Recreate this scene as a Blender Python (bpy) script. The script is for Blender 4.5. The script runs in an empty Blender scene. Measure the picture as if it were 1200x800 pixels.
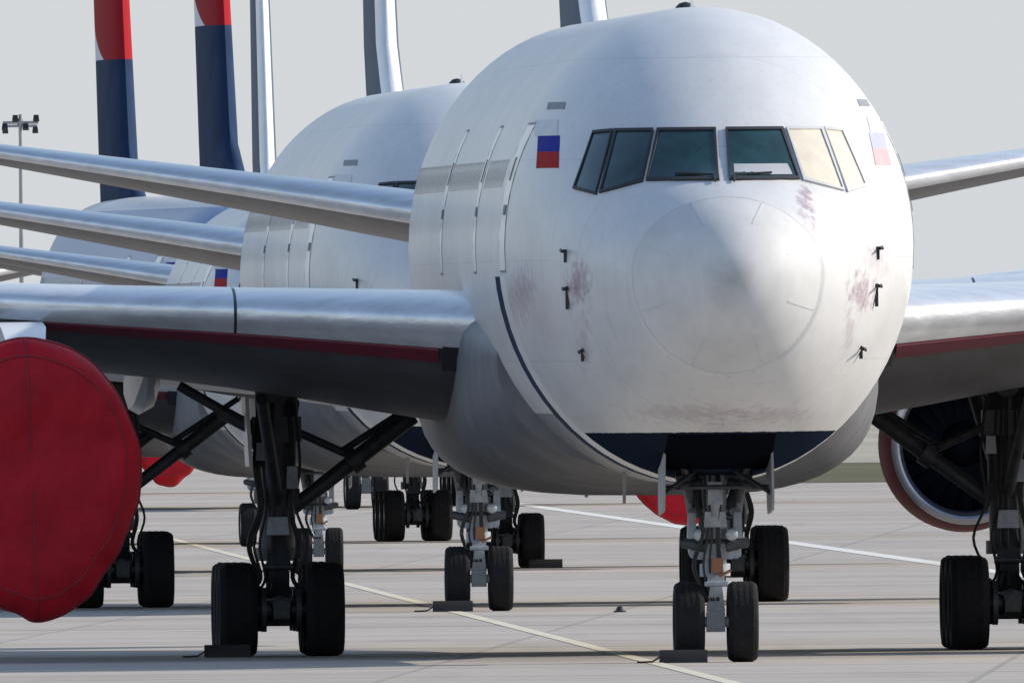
import bpy, math, random
from mathutils import Vector, Matrix, noise
random.seed(7)
R = math.radians

# ------------------------------------------------------------------ camera, sky, sun, exposure
scene = bpy.context.scene
CAM_Z = 4.2
cam_d = bpy.data.cameras.new("camera")
cam_d.sensor_width = 36.0
cam_d.lens = 2088.0
cam_d.clip_start = 1.0
cam_d.clip_end = 60000.0
cam = bpy.data.objects.new("camera", cam_d)
scene.collection.objects.link(cam)
cam.location = (0, 0, CAM_Z)
cam.rotation_euler = (math.pi / 2, 0.0095, 0)
scene.camera = cam

SUN_EL, SUN_AZ = R(27), R(76)          # azimuth clockwise from +Y (view direction)
world = bpy.data.worlds.new("World")
scene.world = world
world.use_nodes = True
wn = world.node_tree.nodes
bg = wn["Background"]
sky = wn.new("ShaderNodeTexSky")
sky.sky_type = 'NISHITA'
sky.sun_disc = False
sky.sun_elevation = SUN_EL
sky.sun_rotation = SUN_AZ
sky.altitude = 0
sky.air_density = 1.0
sky.dust_density = 0.8
sky.ozone_density = 1.2
# pale haze all round the horizon, the same in every direction, thinning with height
wl = world.node_tree.links
w_tc = wn.new("ShaderNodeTexCoord")
w_sep = wn.new("ShaderNodeSeparateXYZ"); wl.new(w_tc.outputs["Generated"], w_sep.inputs[0])
w_abs = wn.new("ShaderNodeMath"); w_abs.operation = 'ABSOLUTE'; wl.new(w_sep.outputs[2], w_abs.inputs[0])
w_mul = wn.new("ShaderNodeMath"); w_mul.operation = 'MULTIPLY'; w_mul.inputs[1].default_value = -5.0; wl.new(w_abs.outputs[0], w_mul.inputs[0])
w_exp = wn.new("ShaderNodeMath"); w_exp.operation = 'EXPONENT'; wl.new(w_mul.outputs[0], w_exp.inputs[0])
w_mix = wn.new("ShaderNodeMix"); w_mix.data_type = 'RGBA'
wl.new(w_exp.outputs[0], w_mix.inputs[0])
wl.new(sky.outputs[0], w_mix.inputs[6])
w_mix.inputs[7].default_value = (3.18, 3.32, 3.46, 1)
wl.new(w_mix.outputs[2], bg.inputs[0])
bg.inputs[1].default_value = 0.15
sun_d = bpy.data.lights.new("sun", 'SUN')
sun_d.energy = 3.3
sun_d.angle = R(0.5)
sun_d.color = (1.0, 0.92, 0.80)
sun = bpy.data.objects.new("sun", sun_d)
scene.collection.objects.link(sun)
sdir = Vector((math.sin(SUN_AZ) * math.cos(SUN_EL), math.cos(SUN_AZ) * math.cos(SUN_EL), math.sin(SUN_EL)))
sun.rotation_euler = sdir.to_track_quat('Z', 'Y').to_euler()
sun.location = (60, 780, 40)
vs = scene.view_settings
vs.view_transform = 'Standard'
vs.look = 'None'
vs.exposure = 0.45
vs.gamma = 1.0
vs.use_curve_mapping = False

# ------------------------------------------------------------------ materials
def nodes_of(m):
    m.use_nodes = True
    nt = m.node_tree
    return nt, nt.nodes, nt.links, nt.nodes["Principled BSDF"]

def mat(name, col, rough=0.5, metal=0.0, coat=0.0, var=0.12, scale=2.0, bump=0.0, bscale=20.0, stretch=(1, 1, 1), spec=0.5):
    m = bpy.data.materials.new(name)
    nt, N, L, P = nodes_of(m)
    P.inputs["Roughness"].default_value = rough
    P.inputs["Metallic"].default_value = metal
    P.inputs["Coat Weight"].default_value = coat
    P.inputs["Coat Roughness"].default_value = 0.12
    P.inputs["Specular IOR Level"].default_value = spec
    tc = N.new("ShaderNodeTexCoord")
    mp = N.new("ShaderNodeMapping"); mp.inputs["Scale"].default_value = stretch
    L.new(tc.outputs["Object"], mp.inputs[0])
    nz = N.new("ShaderNodeTexNoise"); nz.inputs["Scale"].default_value = scale; nz.inputs["Detail"].default_value = 6
    nz.inputs["Roughness"].default_value = 0.65
    L.new(mp.outputs[0], nz.inputs[0])
    rp = N.new("ShaderNodeValToRGB")
    rp.color_ramp.elements[0].position = 0.3
    rp.color_ramp.elements[1].position = 0.75
    a = [c * (1 - var) for c in col]; b = [min(1, c * (1 + var)) for c in col]
    rp.color_ramp.elements[0].color = (*a, 1); rp.color_ramp.elements[1].color = (*b, 1)
    L.new(nz.outputs["Fac"], rp.inputs[0])
    L.new(rp.outputs[0], P.inputs["Base Color"])
    if bump:
        n2 = N.new("ShaderNodeTexNoise"); n2.inputs["Scale"].default_value = bscale; n2.inputs["Detail"].default_value = 5
        L.new(mp.outputs[0], n2.inputs[0])
        bp = N.new("ShaderNodeBump"); bp.inputs["Strength"].default_value = bump; bp.inputs["Distance"].default_value = 0.05
        L.new(n2.outputs["Fac"], bp.inputs["Height"])
        L.new(bp.outputs[0], P.inputs["Normal"])
    return m

def math_node(nt, op, a, b=None, clamp=False):
    n = nt.nodes.new("ShaderNodeMath"); n.operation = op; n.use_clamp = clamp
    for i, v in enumerate((a, b)):
        if v is None: continue
        if isinstance(v, (int, float)): n.inputs[i].default_value = v
        else: nt.links.new(v, n.inputs[i])
    return n.outputs[0]

def mix(nt, fac, a, b):
    n = nt.nodes.new("ShaderNodeMix"); n.data_type = 'RGBA'
    nt.links.new(fac, n.inputs[0]) if not isinstance(fac, (int, float)) else setattr(n.inputs[0], 'default_value', fac)
    for i, v in ((6, a), (7, b)):
        if isinstance(v, tuple): n.inputs[i].default_value = (*v, 1)
        else: nt.links.new(v, n.inputs[i])
    return n.outputs[2]

def fuselage_paint(name='fuselage_paint', band=False):
    """white paint, navy belly ahead of a silver hoop stripe, grey belly behind; joints and dirt"""
    m = bpy.data.materials.new(name)
    nt, N, L, P = nodes_of(m)
    tc = N.new("ShaderNodeTexCoord")
    sx = N.new("ShaderNodeSeparateXYZ"); L.new(tc.outputs["Object"], sx.inputs[0])
    X, Y, Z = sx.outputs
    mp = N.new("ShaderNodeMapping"); mp.inputs["Scale"].default_value = (1, 0.35, 1)
    L.new(tc.outputs["Object"], mp.inputs[0])
    nz = N.new("ShaderNodeTexNoise"); nz.inputs["Scale"].default_value = 1.1; nz.inputs["Detail"].default_value = 8; nz.inputs["Roughness"].default_value = 0.7
    L.new(mp.outputs[0], nz.inputs[0])
    rp = N.new("ShaderNodeValToRGB")
    rp.color_ramp.elements[0].position = 0.28; rp.color_ramp.elements[0].color = (0.55, 0.56, 0.57, 1)
    rp.color_ramp.elements[1].position = 0.62; rp.color_ramp.elements[1].color = (0.66, 0.66, 0.66, 1)
    L.new(nz.outputs["Fac"], rp.inputs[0])
    # vertical run-off streaks
    mp2 = N.new("ShaderNodeMapping"); mp2.inputs["Scale"].default_value = (5, 5, 0.35)
    L.new(tc.outputs["Object"], mp2.inputs[0])
    n2 = N.new("ShaderNodeTexNoise"); n2.inputs["Scale"].default_value = 1.6; n2.inputs["Detail"].default_value = 5
    L.new(mp2.outputs[0], n2.inputs[0])
    st = math_node(nt, 'MULTIPLY', math_node(nt, 'SUBTRACT', n2.outputs["Fac"], 0.56, True), 1.4, True)
    col = mix(nt, st, rp.outputs[0], (0.42, 0.40, 0.40))
    spot = N.new("ShaderNodeTexNoise"); spot.inputs["Scale"].default_value = 7.0; spot.inputs["Detail"].default_value = 6; spot.inputs["Roughness"].default_value = 0.7
    L.new(tc.outputs["Object"], spot.inputs[0])
    # skin joints
    fy = math_node(nt, 'FRACT', math_node(nt, 'DIVIDE', Y, 2.35))
    jy = math_node(nt, 'LESS_THAN', fy, 0.010)
    fz = math_node(nt, 'FRACT', math_node(nt, 'DIVIDE', Z, 1.31))
    jz = math_node(nt, 'MULTIPLY', math_node(nt, 'LESS_THAN', fz, 0.012), math_node(nt, 'GREATER_THAN', Y, 3.4))
    j = math_node(nt, 'MULTIPLY', math_node(nt, 'MAXIMUM', jy, jz), 0.25)
    col = mix(nt, j, col, (0.30, 0.31, 0.33))
    # rust-red smears and drips where the probes and window corner have bled
    for (x0, z0, rx, rz, k) in ((-2.50, 4.80, .14, .42, .55), (-1.88, 4.96, .16, .30, .8), (-1.80, 4.2, .10, .5, .3), (1.05, 5.98, .11, .26, .75), (1.13, 5.55, .06, .5, .45), (1.78, 4.80, .20, .28, .7), (1.62, 4.35, .08, .4, .35), (2.0, 5.2, .25, .3, .3), (-.5, 3.25, .9, .14, .35), (.6, 3.2, .7, .12, .35)):
        dx = math_node(nt, 'DIVIDE', math_node(nt, 'SUBTRACT', X, x0), rx)
        dz = math_node(nt, 'DIVIDE', math_node(nt, 'SUBTRACT', Z, z0), rz)
        dd = math_node(nt, 'SQRT', math_node(nt, 'ADD', math_node(nt, 'MULTIPLY', dx, dx), math_node(nt, 'MULTIPLY', dz, dz)))
        dd = math_node(nt, 'ADD', dd, math_node(nt, 'MULTIPLY', math_node(nt, 'SUBTRACT', spot.outputs["Fac"], 0.5), 4.0))
        ff = math_node(nt, 'MULTIPLY', math_node(nt, 'MULTIPLY', math_node(nt, 'SUBTRACT', 1.0, dd), 1.2, True), k)
        ff = math_node(nt, 'MULTIPLY', ff, math_node(nt, 'LESS_THAN', Y, 8.0))
        col = mix(nt, ff, col, (0.30, 0.19, 0.25))
    # scuffs and grime specks
    n5 = N.new("ShaderNodeTexNoise"); n5.inputs["Scale"].default_value = 5.0; n5.inputs["Detail"].default_value = 9; n5.inputs["Roughness"].default_value = 0.8
    L.new(mp.outputs[0], n5.inputs[0])
    sp = math_node(nt, 'MULTIPLY', math_node(nt, 'SUBTRACT', n5.outputs["Fac"], 0.58, True), 3.0, True)
    col = mix(nt, sp, col, (0.36, 0.36, 0.40))
    if band:
        bd = math_node(nt, 'MULTIPLY', math_node(nt, 'GREATER_THAN', Z, 5.6), math_node(nt, 'LESS_THAN', Z, 8.2))
        col = mix(nt, bd, col, (0.13, 0.22, 0.40))
    # belly
    grey = math_node(nt, 'MULTIPLY', math_node(nt, 'LESS_THAN', Z, 3.25), math_node(nt, 'GREATER_THAN', Y, 8.9))
    col = mix(nt, grey, col, (0.22, 0.225, 0.24))
    navy = math_node(nt, 'MULTIPLY', math_node(nt, 'LESS_THAN', math_node(nt, 'ADD', Z, math_node(nt, 'MULTIPLY', math_node(nt, 'SUBTRACT', spot.outputs["Fac"], 0.5), 0.03)), 3.0), math_node(nt, 'LESS_THAN', Y, 8.0))
    col = mix(nt, navy, col, (0.014, 0.021, 0.038))
    below = math_node(nt, 'LESS_THAN', Z, 5.05)
    s1 = math_node(nt, 'MULTIPLY', below, math_node(nt, 'MULTIPLY', math_node(nt, 'GREATER_THAN', Y, 7.3), math_node(nt, 'LESS_THAN', Y, 8.5)))
    col = mix(nt, s1, col, (0.72, 0.72, 0.72))
    s2 = math_node(nt, 'MULTIPLY', below, math_node(nt, 'MULTIPLY', math_node(nt, 'GREATER_THAN', Y, 8.5), math_node(nt, 'LESS_THAN', Y, 10.2)))
    col = mix(nt, s2, col, (0.05, 0.065, 0.10))
    L.new(col, P.inputs["Base Color"])
    dull = math_node(nt, 'MAXIMUM', navy, s2)
    P.inputs["Roughness"].default_value = 0.42
    L.new(math_node(nt, 'MULTIPLY', math_node(nt, 'SUBTRACT', 1.0, dull), 0.15), P.inputs["Coat Weight"])
    L.new(math_node(nt, 'ADD', math_node(nt, 'MULTIPLY', math_node(nt, 'SUBTRACT', 1.0, dull), 0.45), 0.0), P.inputs["Specular IOR Level"])
    L.new(math_node(nt, 'ADD', math_node(nt, 'MULTIPLY', dull, 0.5), 0.42), P.inputs["Roughness"])
    P.inputs["Coat Roughness"].default_value = 0.15
    n3 = N.new("ShaderNodeTexNoise"); n3.inputs["Scale"].default_value = 0.9; n3.inputs["Detail"].default_value = 3
    L.new(tc.outputs["Object"], n3.inputs[0])
    bp = N.new("ShaderNodeBump"); bp.inputs["Strength"].default_value = 0.10; bp.inputs["Distance"].default_value = 0.08
    L.new(n3.outputs["Fac"], bp.inputs["Height"]); L.new(bp.outputs[0], P.inputs["Normal"])
    return m

def radome_paint():
    m = bpy.data.materials.new("radome_paint")
    nt, N, L, P = nodes_of(m)
    tc = N.new("ShaderNodeTexCoord")
    sx = N.new("ShaderNodeSeparateXYZ"); L.new(tc.outputs["Object"], sx.inputs[0])
    nz = N.new("ShaderNodeTexNoise"); nz.inputs["Scale"].default_value = 1.3; nz.inputs["Detail"].default_value = 8; nz.inputs["Roughness"].default_value = 0.7
    L.new(tc.outputs["Object"], nz.inputs[0])
    rp = N.new("ShaderNodeValToRGB")
    rp.color_ramp.elements[0].position = 0.3; rp.color_ramp.elements[0].color = (0.54, 0.54, 0.54, 1)
    rp.color_ramp.elements[1].position = 0.65; rp.color_ramp.elements[1].color = (0.65, 0.65, 0.65, 1)
    L.new(nz.outputs["Fac"], rp.inputs[0])
    # scuffed worn patch round the tip (erosion)
    d2 = math_node(nt, 'ADD', math_node(nt, 'POWER', sx.outputs[0], 2.0), math_node(nt, 'POWER', math_node(nt, 'SUBTRACT', sx.outputs[2], 4.98), 2.0))
    d = math_node(nt, 'ADD', math_node(nt, 'SQRT', d2), math_node(nt, 'MULTIPLY', nz.outputs["Fac"], 0.45))
    w = math_node(nt, 'MULTIPLY', math_node(nt, 'SUBTRACT', 0.62, d), 2.2, True)
    col = mix(nt, math_node(nt, 'MULTIPLY', w, 0.75, True), rp.outputs[0], (0.34, 0.34, 0.33))
    L.new(col, P.inputs["Base Color"])
    P.inputs["Roughness"].default_value = 0.6
    P.inputs["Specular IOR Level"].default_value = 0.3
    return m

def fin_paint(name, z0):
    """dark blue fin, red upper field, white wedge between them"""
    m = bpy.data.materials.new(name)
    nt, N, L, P = nodes_of(m)
    tc = N.new("ShaderNodeTexCoord")
    sx = N.new("ShaderNodeSeparateXYZ"); L.new(tc.outputs["Object"], sx.inputs[0])
    X, Y, Z = sx.outputs
    nz = N.new("ShaderNodeTexNoise"); nz.inputs["Scale"].default_value = 0.8; nz.inputs["Detail"].default_value = 5
    L.new(tc.outputs["Object"], nz.inputs[0])
    rp = N.new("ShaderNodeValToRGB")
    rp.color_ramp.elements[0].position = 0.3; rp.color_ramp.elements[0].color = (0.008, 0.022, 0.062, 1)
    rp.color_ramp.elements[1].position = 0.7; rp.color_ramp.elements[1].color = (0.016, 0.040, 0.10, 1)
    L.new(nz.outputs["Fac"], rp.inputs[0])
    up = math_node(nt, 'GREATER_THAN', Z, z0)
    col = mix(nt, up, rp.outputs[0], (0.72, 0.72, 0.74))
    red = math_node(nt, 'MULTIPLY', up, math_node(nt, 'GREATER_THAN', math_node(nt, 'SUBTRACT', Z, z0), math_node(nt, 'MULTIPLY', math_node(nt, 'SUBTRACT', Y, 54.5), 0.13)))
    col = mix(nt, red, col, (0.33, 0.008, 0.016))
    L.new(col, P.inputs["Base Color"])
    P.inputs["Roughness"].default_value = 0.75
    P.inputs["Specular IOR Level"].default_value = 0.08
    return m

def concrete():
    m = bpy.data.materials.new("apron_concrete")
    nt, N, L, P = nodes_of(m)
    tc = N.new("ShaderNodeTexCoord")
    # slab tones: 7.5 m slabs
    mp = N.new("ShaderNodeMapping"); mp.inputs["Scale"].default_value = (1 / 7.5, 1 / 7.5, 0); mp.inputs["Rotation"].default_value = (0, 0, R(1.03))
    L.new(tc.outputs["Object"], mp.inputs[0])
    fl = N.new("ShaderNodeVectorMath"); fl.operation = 'FLOOR'; L.new(mp.outputs[0], fl.inputs[0])
    wn_ = N.new("ShaderNodeTexWhiteNoise"); wn_.noise_dimensions = '3D'; L.new(fl.outputs[0], wn_.inputs[0])
    rp = N.new("ShaderNodeValToRGB")
    rp.color_ramp.elements[0].color = (0.375, 0.338, 0.302, 1); rp.color_ramp.elements[1].color = (0.445, 0.402, 0.358, 1)
    L.new(wn_.outputs["Value"], rp.inputs[0])
    # wide patches
    n1 = N.new("ShaderNodeTexNoise"); n1.inputs["Scale"].default_value = 0.045; n1.inputs["Detail"].default_value = 6; n1.inputs["Roughness"].default_value = 0.6
    L.new(tc.outputs["Object"], n1.inputs[0])
    f1 = math_node(nt, 'MULTIPLY', math_node(nt, 'SUBTRACT', n1.outputs["Fac"], 0.42, True), 2.6, True)
    col = mix(nt, math_node(nt, 'MULTIPLY', f1, 0.5), rp.outputs[0], (0.55, 0.50, 0.44))
    # fine dirt
    n2 = N.new("ShaderNodeTexNoise"); n2.inputs["Scale"].default_value = 1.7; n2.inputs["Detail"].default_value = 9; n2.inputs["Roughness"].default_value = 0.75
    L.new(tc.outputs["Object"], n2.inputs[0])
    f2 = math_node(nt, 'MULTIPLY', math_node(nt, 'SUBTRACT', n2.outputs["Fac"], 0.5, True), 2.0, True)
    col = mix(nt, f2, col, (0.34, 0.30, 0.265))
    # oil and tyre marks, drawn out along the taxi direction
    mp3 = N.new("ShaderNodeMapping"); mp3.inputs["Scale"].default_value = (0.9, 0.03, 1)
    L.new(tc.outputs["Object"], mp3.inputs[0])
    n3 = N.new("ShaderNodeTexNoise"); n3.inputs["Scale"].default_value = 1.0; n3.inputs["Detail"].default_value = 5
    L.new(mp3.outputs[0], n3.inputs[0])
    f3 = math_node(nt, 'MULTIPLY', math_node(nt, 'SUBTRACT', n3.outputs["Fac"], 0.56, True), 2.2, True)
    col = mix(nt, f3, col, (0.30, 0.265, 0.235))
    n6 = N.new("ShaderNodeTexVoronoi"); n6.inputs["Scale"].default_value = 0.22
    L.new(tc.outputs["Object"], n6.inputs[0])
    f6 = math_node(nt, 'MULTIPLY', math_node(nt, 'SUBTRACT', math_node(nt, 'ADD', 0.09, math_node(nt, 'MULTIPLY', n2.outputs["Fac"], 0.16)), n6.outputs["Distance"]), 9.0, True)
    col = mix(nt, math_node(nt, 'MULTIPLY', f6, 0.6), col, (0.13, 0.12, 0.115))
    # wing-shadow bands painted into the colour right across the apron
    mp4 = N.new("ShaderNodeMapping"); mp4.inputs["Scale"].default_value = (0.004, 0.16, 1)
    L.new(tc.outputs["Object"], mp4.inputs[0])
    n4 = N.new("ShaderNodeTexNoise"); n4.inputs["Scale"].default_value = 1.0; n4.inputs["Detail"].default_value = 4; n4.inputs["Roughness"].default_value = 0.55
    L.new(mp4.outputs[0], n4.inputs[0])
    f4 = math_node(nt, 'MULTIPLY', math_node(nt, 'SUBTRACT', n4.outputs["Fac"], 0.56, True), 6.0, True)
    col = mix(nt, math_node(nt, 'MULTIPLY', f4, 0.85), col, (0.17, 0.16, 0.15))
    # tarred joints
    fr = N.new("ShaderNodeVectorMath"); fr.operation = 'FRACTION'; L.new(mp.outputs[0], fr.inputs[0])
    s = N.new("ShaderNodeSeparateXYZ"); L.new(fr.outputs[0], s.inputs[0])
    j = math_node(nt, 'MAXIMUM', math_node(nt, 'LESS_THAN', s.outputs[0], 0.012), math_node(nt, 'LESS_THAN', s.outputs[1], 0.05))
    col = mix(nt, math_node(nt, 'MULTIPLY', j, 0.35), col, (0.14, 0.14, 0.14))
    L.new(col, P.inputs["Base Color"])
    P.inputs["Roughness"].default_value = 0.85
    P.inputs["Specular IOR Level"].default_value = 0.2
    return m

M = {}
M['fus'] = fuselage_paint()
M['fus_band'] = fuselage_paint('fuselage_paint_blue_band', True)
M['radome'] = radome_paint()
M['white'] = mat("white_paint", (0.76, 0.76, 0.76), 0.4, coat=0.3, var=0.08)
M['lightgrey'] = mat("light_grey_paint", (0.50, 0.51, 0.52), 0.45, coat=0.2, var=0.12)
M['wing'] = mat("wing_grey_paint", (0.085, 0.09, 0.105), 0.5, var=0.25, scale=1.5, stretch=(1, 0.4, 1))
M['belly'] = mat("belly_grey_paint", (0.16, 0.165, 0.18), 0.5, var=0.3, scale=1.2)
M['door_grey'] = mat("gear_door_grey", (0.30, 0.305, 0.31), 0.5, var=0.2)
M['slat'] = mat("polished_slat", (0.72, 0.74, 0.77), 0.26, metal=0.45, var=0.16, scale=1.6, stretch=(.25, 2.0, 3.0), bump=0.12, bscale=3)
M['stab'] = mat("stabiliser_paint", (0.16, 0.16, 0.17), 0.5, var=0.2, scale=1.4)
M['maroon'] = mat("maroon_surface", (0.16, 0.012, 0.035), 0.5)
M['cowl'] = mat("dark_red_cowl", (0.075, 0.006, 0.012), 0.55, coat=0.0, var=0.15, spec=0.12)
M['lip'] = mat("bare_metal_lip", (0.30, 0.32, 0.37), 0.38, metal=0.9, var=0.08)
M['inlet'] = mat("inlet_liner", (0.012, 0.018, 0.045), 0.6, var=0.2)
M['fan'] = mat("fan_blade_metal", (0.006, 0.008, 0.016), 0.7, spec=0.1)
M['glass'] = mat("cockpit_glass", (0.010, 0.045, 0.048), 0.06, var=0.5, scale=3.0, coat=0.5)
M['glass_sunglare'] = mat("cockpit_glass_painted_glare", (0.74, 0.66, 0.52), 0.15, var=0.12, scale=3.0, coat=0.5)  # cream base colour paints the sun glare on the right side panes
M['gasket'] = mat("window_gasket", (0.03, 0.03, 0.035), 0.6)
M['glare_frame'] = mat("glare_frame_grey", (0.52, 0.525, 0.53), 0.6)
M['faint'] = mat("faint_strip", (0.57, 0.575, 0.58), 0.5)
M['seam'] = mat("seam_grey", (0.22, 0.23, 0.25), 0.6)
M['flag_white'] = mat("flag_white", (0.66, 0.66, 0.66), 0.6)
M['sunlit_white'] = mat("sunlit_flag_white", (0.66, 0.65, 0.65), 0.6)  # right-hand flag colours, washed out to paint in the sun glare
M['sunlit_blue'] = mat("sunlit_flag_blue", (0.40, 0.41, 0.52), 0.6)
M['sunlit_red'] = mat("sunlit_flag_red", (0.56, 0.36, 0.38), 0.6)
M['flag_blue'] = mat("flag_blue", (0.008, 0.018, 0.26), 0.7, spec=0.1)
M['flag_red'] = mat("flag_red", (0.36, 0.008, 0.010), 0.7, spec=0.1)
M['tyre'] = mat("tyre_rubber", (0.016, 0.016, 0.018), 0.85, var=0.3, scale=8, bump=0.3, bscale=30, spec=0.2)
M['rim'] = mat("wheel_rim", (0.35, 0.36, 0.38), 0.45, metal=0.4)
M['gear'] = mat("gear_steel_dark", (0.055, 0.06, 0.07), 0.5, metal=0.2, var=0.4, scale=6)
M['gear_light'] = mat("gear_grey_paint", (0.34, 0.37, 0.41), 0.45, var=0.3, scale=7)
M['chrome'] = mat("oleo_chrome", (0.65, 0.66, 0.68), 0.2, metal=1.0, var=0.05)
M['hose'] = mat("hydraulic_hose", (0.02, 0.02, 0.02), 0.6)
M['orange'] = mat("orange_tag", (0.28, 0.12, 0.05), 0.6)
M['red_cloth'] = mat("red_cover_cloth", (0.44, 0.005, 0.017), 0.6, var=0.25, scale=1.3, bump=0.8, bscale=2.6, spec=0.25)
M['red_web'] = mat("red_webbing", (0.26, 0.004, 0.014), 0.6)
M['ribbon'] = mat("faded_red_ribbon", (0.40, 0.27, 0.33), 0.8)
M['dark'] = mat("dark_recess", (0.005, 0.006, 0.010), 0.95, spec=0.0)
M['black'] = mat("black_metal", (0.02, 0.02, 0.024), 0.5)
M['lamp'] = mat("lamp_glass", (0.40, 0.44, 0.48), 0.12, var=0.05, coat=0.5)
M['fin_blue'] = mat("fin_blue_grey_paint", (0.05, 0.085, 0.14), 0.6, var=0.2, scale=0.8, spec=0.2)
M['fin_flag'] = fin_paint("fin_flag_paint", 12.0)
M['fin_flag_high'] = fin_paint("fin_flag_high_paint", 12.5)
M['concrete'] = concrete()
M['line_yellow'] = mat("taxi_line_paint", (0.66, 0.60, 0.46), 0.7, var=0.2, scale=0.8)
M['line_white'] = mat("white_line_paint", (0.74, 0.72, 0.66), 0.7, var=0.18, scale=0.8)
M['grass'] = mat("airfield_grass", (0.125, 0.12, 0.07), 0.95, var=0.35, scale=0.05, spec=0.1)
M['dry_field'] = mat("dry_field_soil", (0.40, 0.37, 0.30), 0.95, var=0.2, scale=0.01, spec=0.1)
M['rubber_chock'] = mat("chock_rubber", (0.03, 0.028, 0.03), 0.85, var=0.3)
M['mast'] = mat("galvanised_mast", (0.38, 0.38, 0.39), 0.5)
M['window_dark'] = mat("cabin_window", (0.22, 0.25, 0.30), 0.3)

# ------------------------------------------------------------------ mesh helpers
class MB:
    def __init__(s): s.v = []; s.f = []
    def add(s, vs, fs):
        o = len(s.v); s.v += [tuple(p) for p in vs]; s.f += [tuple(i + o for i in f) for f in fs]; return s
    def box(s, c, d, rot=None, taper=1.0):
        x, y, z = (k / 2 for k in d)
        P = [(-x, -y, -z), (x, -y, -z), (x, y, -z), (-x, y, -z)] + [(a * taper, b * taper, z) for a, b in ((-x, -y), (x, -y), (x, y), (-x, y))]
        P = [Vector(p) for p in P]
        if rot is not None: P = [rot @ p for p in P]
        P = [p + Vector(c) for p in P]
        return s.add(P, [(0, 3, 2, 1), (4, 5, 6, 7), (0, 1, 5, 4), (1, 2, 6, 5), (2, 3, 7, 6), (3, 0, 4, 7)])
    def tube(s, p0, p1, r0, r1=None, n=14, cap=True):
        r1 = r0 if r1 is None else r1
        p0, p1 = Vector(p0), Vector(p1); d = (p1 - p0).normalized()
        u = d.orthogonal().normalized(); w = d.cross(u)
        P = []
        for p, r in ((p0, r0), (p1, r1)):
            for i in range(n):
                a = 2 * math.pi * i / n; P.append(p + (u * math.cos(a) + w * math.sin(a)) * r)
        F = [(i, (i + 1) % n, n + (i + 1) % n, n + i) for i in range(n)]
        if cap: F += [tuple(range(n - 1, -1, -1)), tuple(range(n, 2 * n))]
        return s.add(P, F)
    def hose(s, pts, r, n=6):
        P = [Vector(p) for p in pts]; P = [P[0]] + P + [P[-1]]; out = []
        for i in range(1, len(P) - 2):
            for k in range(5):
                t = k / 5; a, b, c, d = P[i - 1:i + 3]
                out.append(0.5 * ((2 * b) + (c - a) * t + (2 * a - 5 * b + 4 * c - d) * t * t + (3 * b - a - 3 * c + d) * t ** 3))
        return s.path(out + [P[-1]], r, n)
    def path(s, pts, r, n=8):
        for a, b in zip(pts[:-1], pts[1:]): s.tube(a, b, r, r, n)
        return s
    def lathe(s, prof, n=40, axis='y', c=(0, 0, 0), sx=1.0, sz=1.0, close=False):
        """prof: list of (along, radius)"""
        P = []
        for (t, r) in prof:
            for i in range(n):
                a = 2 * math.pi * i / n
                ca, sa = math.cos(a) * r, math.sin(a) * r
                if axis == 'y': P.append((c[0] + ca * sx, c[1] + t, c[2] + sa * sz))
                elif axis == 'x': P.append((c[0] + t, c[1] + ca * sx, c[2] + sa * sz))
                else: P.append((c[0] + ca * sx, c[1] + sa * sz, c[2] + t))
        m = len(prof); F = []
        rng = range(m if close else m - 1)
        for k in rng:
            k2 = (k + 1) % m
            for i in range(n):
                i2 = (i + 1) % n
                F.append((k * n + i, k * n + i2, k2 * n + i2, k2 * n + i))
        return s.add(P, F)
    def loft(s, rings, caps=True):
        n = len(rings[0]); P = [p for r in rings for p in r]; F = []
        for k in range(len(rings) - 1):
            for i in range(n):
                i2 = (i + 1) % n
                F.append((k * n + i, k * n + i2, (k + 1) * n + i2, (k + 1) * n + i))
        if caps: F += [tuple(range(n - 1, -1, -1)), tuple(range((len(rings) - 1) * n, len(rings) * n))]
        return s.add(P, F)
    def grid(s, rows):
        m, n = len(rows), len(rows[0]); P = [p for r in rows for p in r]
        F = [(k * n + i, k * n + i + 1, (k + 1) * n + i + 1, (k + 1) * n + i) for k in range(m - 1) for i in range(n - 1)]
        return s.add(P, F)

CACHE = {}
col = scene.collection
def mesh_of(key, builder, material, sharp=32, fix=True):
    k = (key, material)
    if k in CACHE: return CACHE[k]
    b = builder()
    me = bpy.data.meshes.new(key)
    me.from_pydata(b.v, [], b.f); me.update()
    if fix:
        import bmesh
        bm = bmesh.new(); bm.from_mesh(me); bmesh.ops.recalc_face_normals(bm, faces=bm.faces); bm.to_mesh(me); bm.free()
    me.materials.append(M[material])
    me.shade_smooth()
    me.set_sharp_from_angle(angle=R(sharp))
    CACHE[k] = me
    return me

def obj(name, key, builder, material, parent=None, loc=(0, 0, 0), rot=(0, 0, 0), sharp=32):
    o = bpy.data.objects.new(name, mesh_of(key, builder, material, sharp))
    col.objects.link(o)
    o.parent = parent; o.location = loc; o.rotation_euler = rot
    return o

def empty(name, parent=None, loc=(0, 0, 0)):
    o = bpy.data.objects.new(name, None); col.objects.link(o); o.parent = parent; o.location = loc
    o.empty_display_size = 0.5
    return o

def tag(o, label, cat, group=None, kind=None):
    o['label'] = label; o['category'] = cat
    if group: o['group'] = group
    if kind: o['kind'] = kind
    return o

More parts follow.
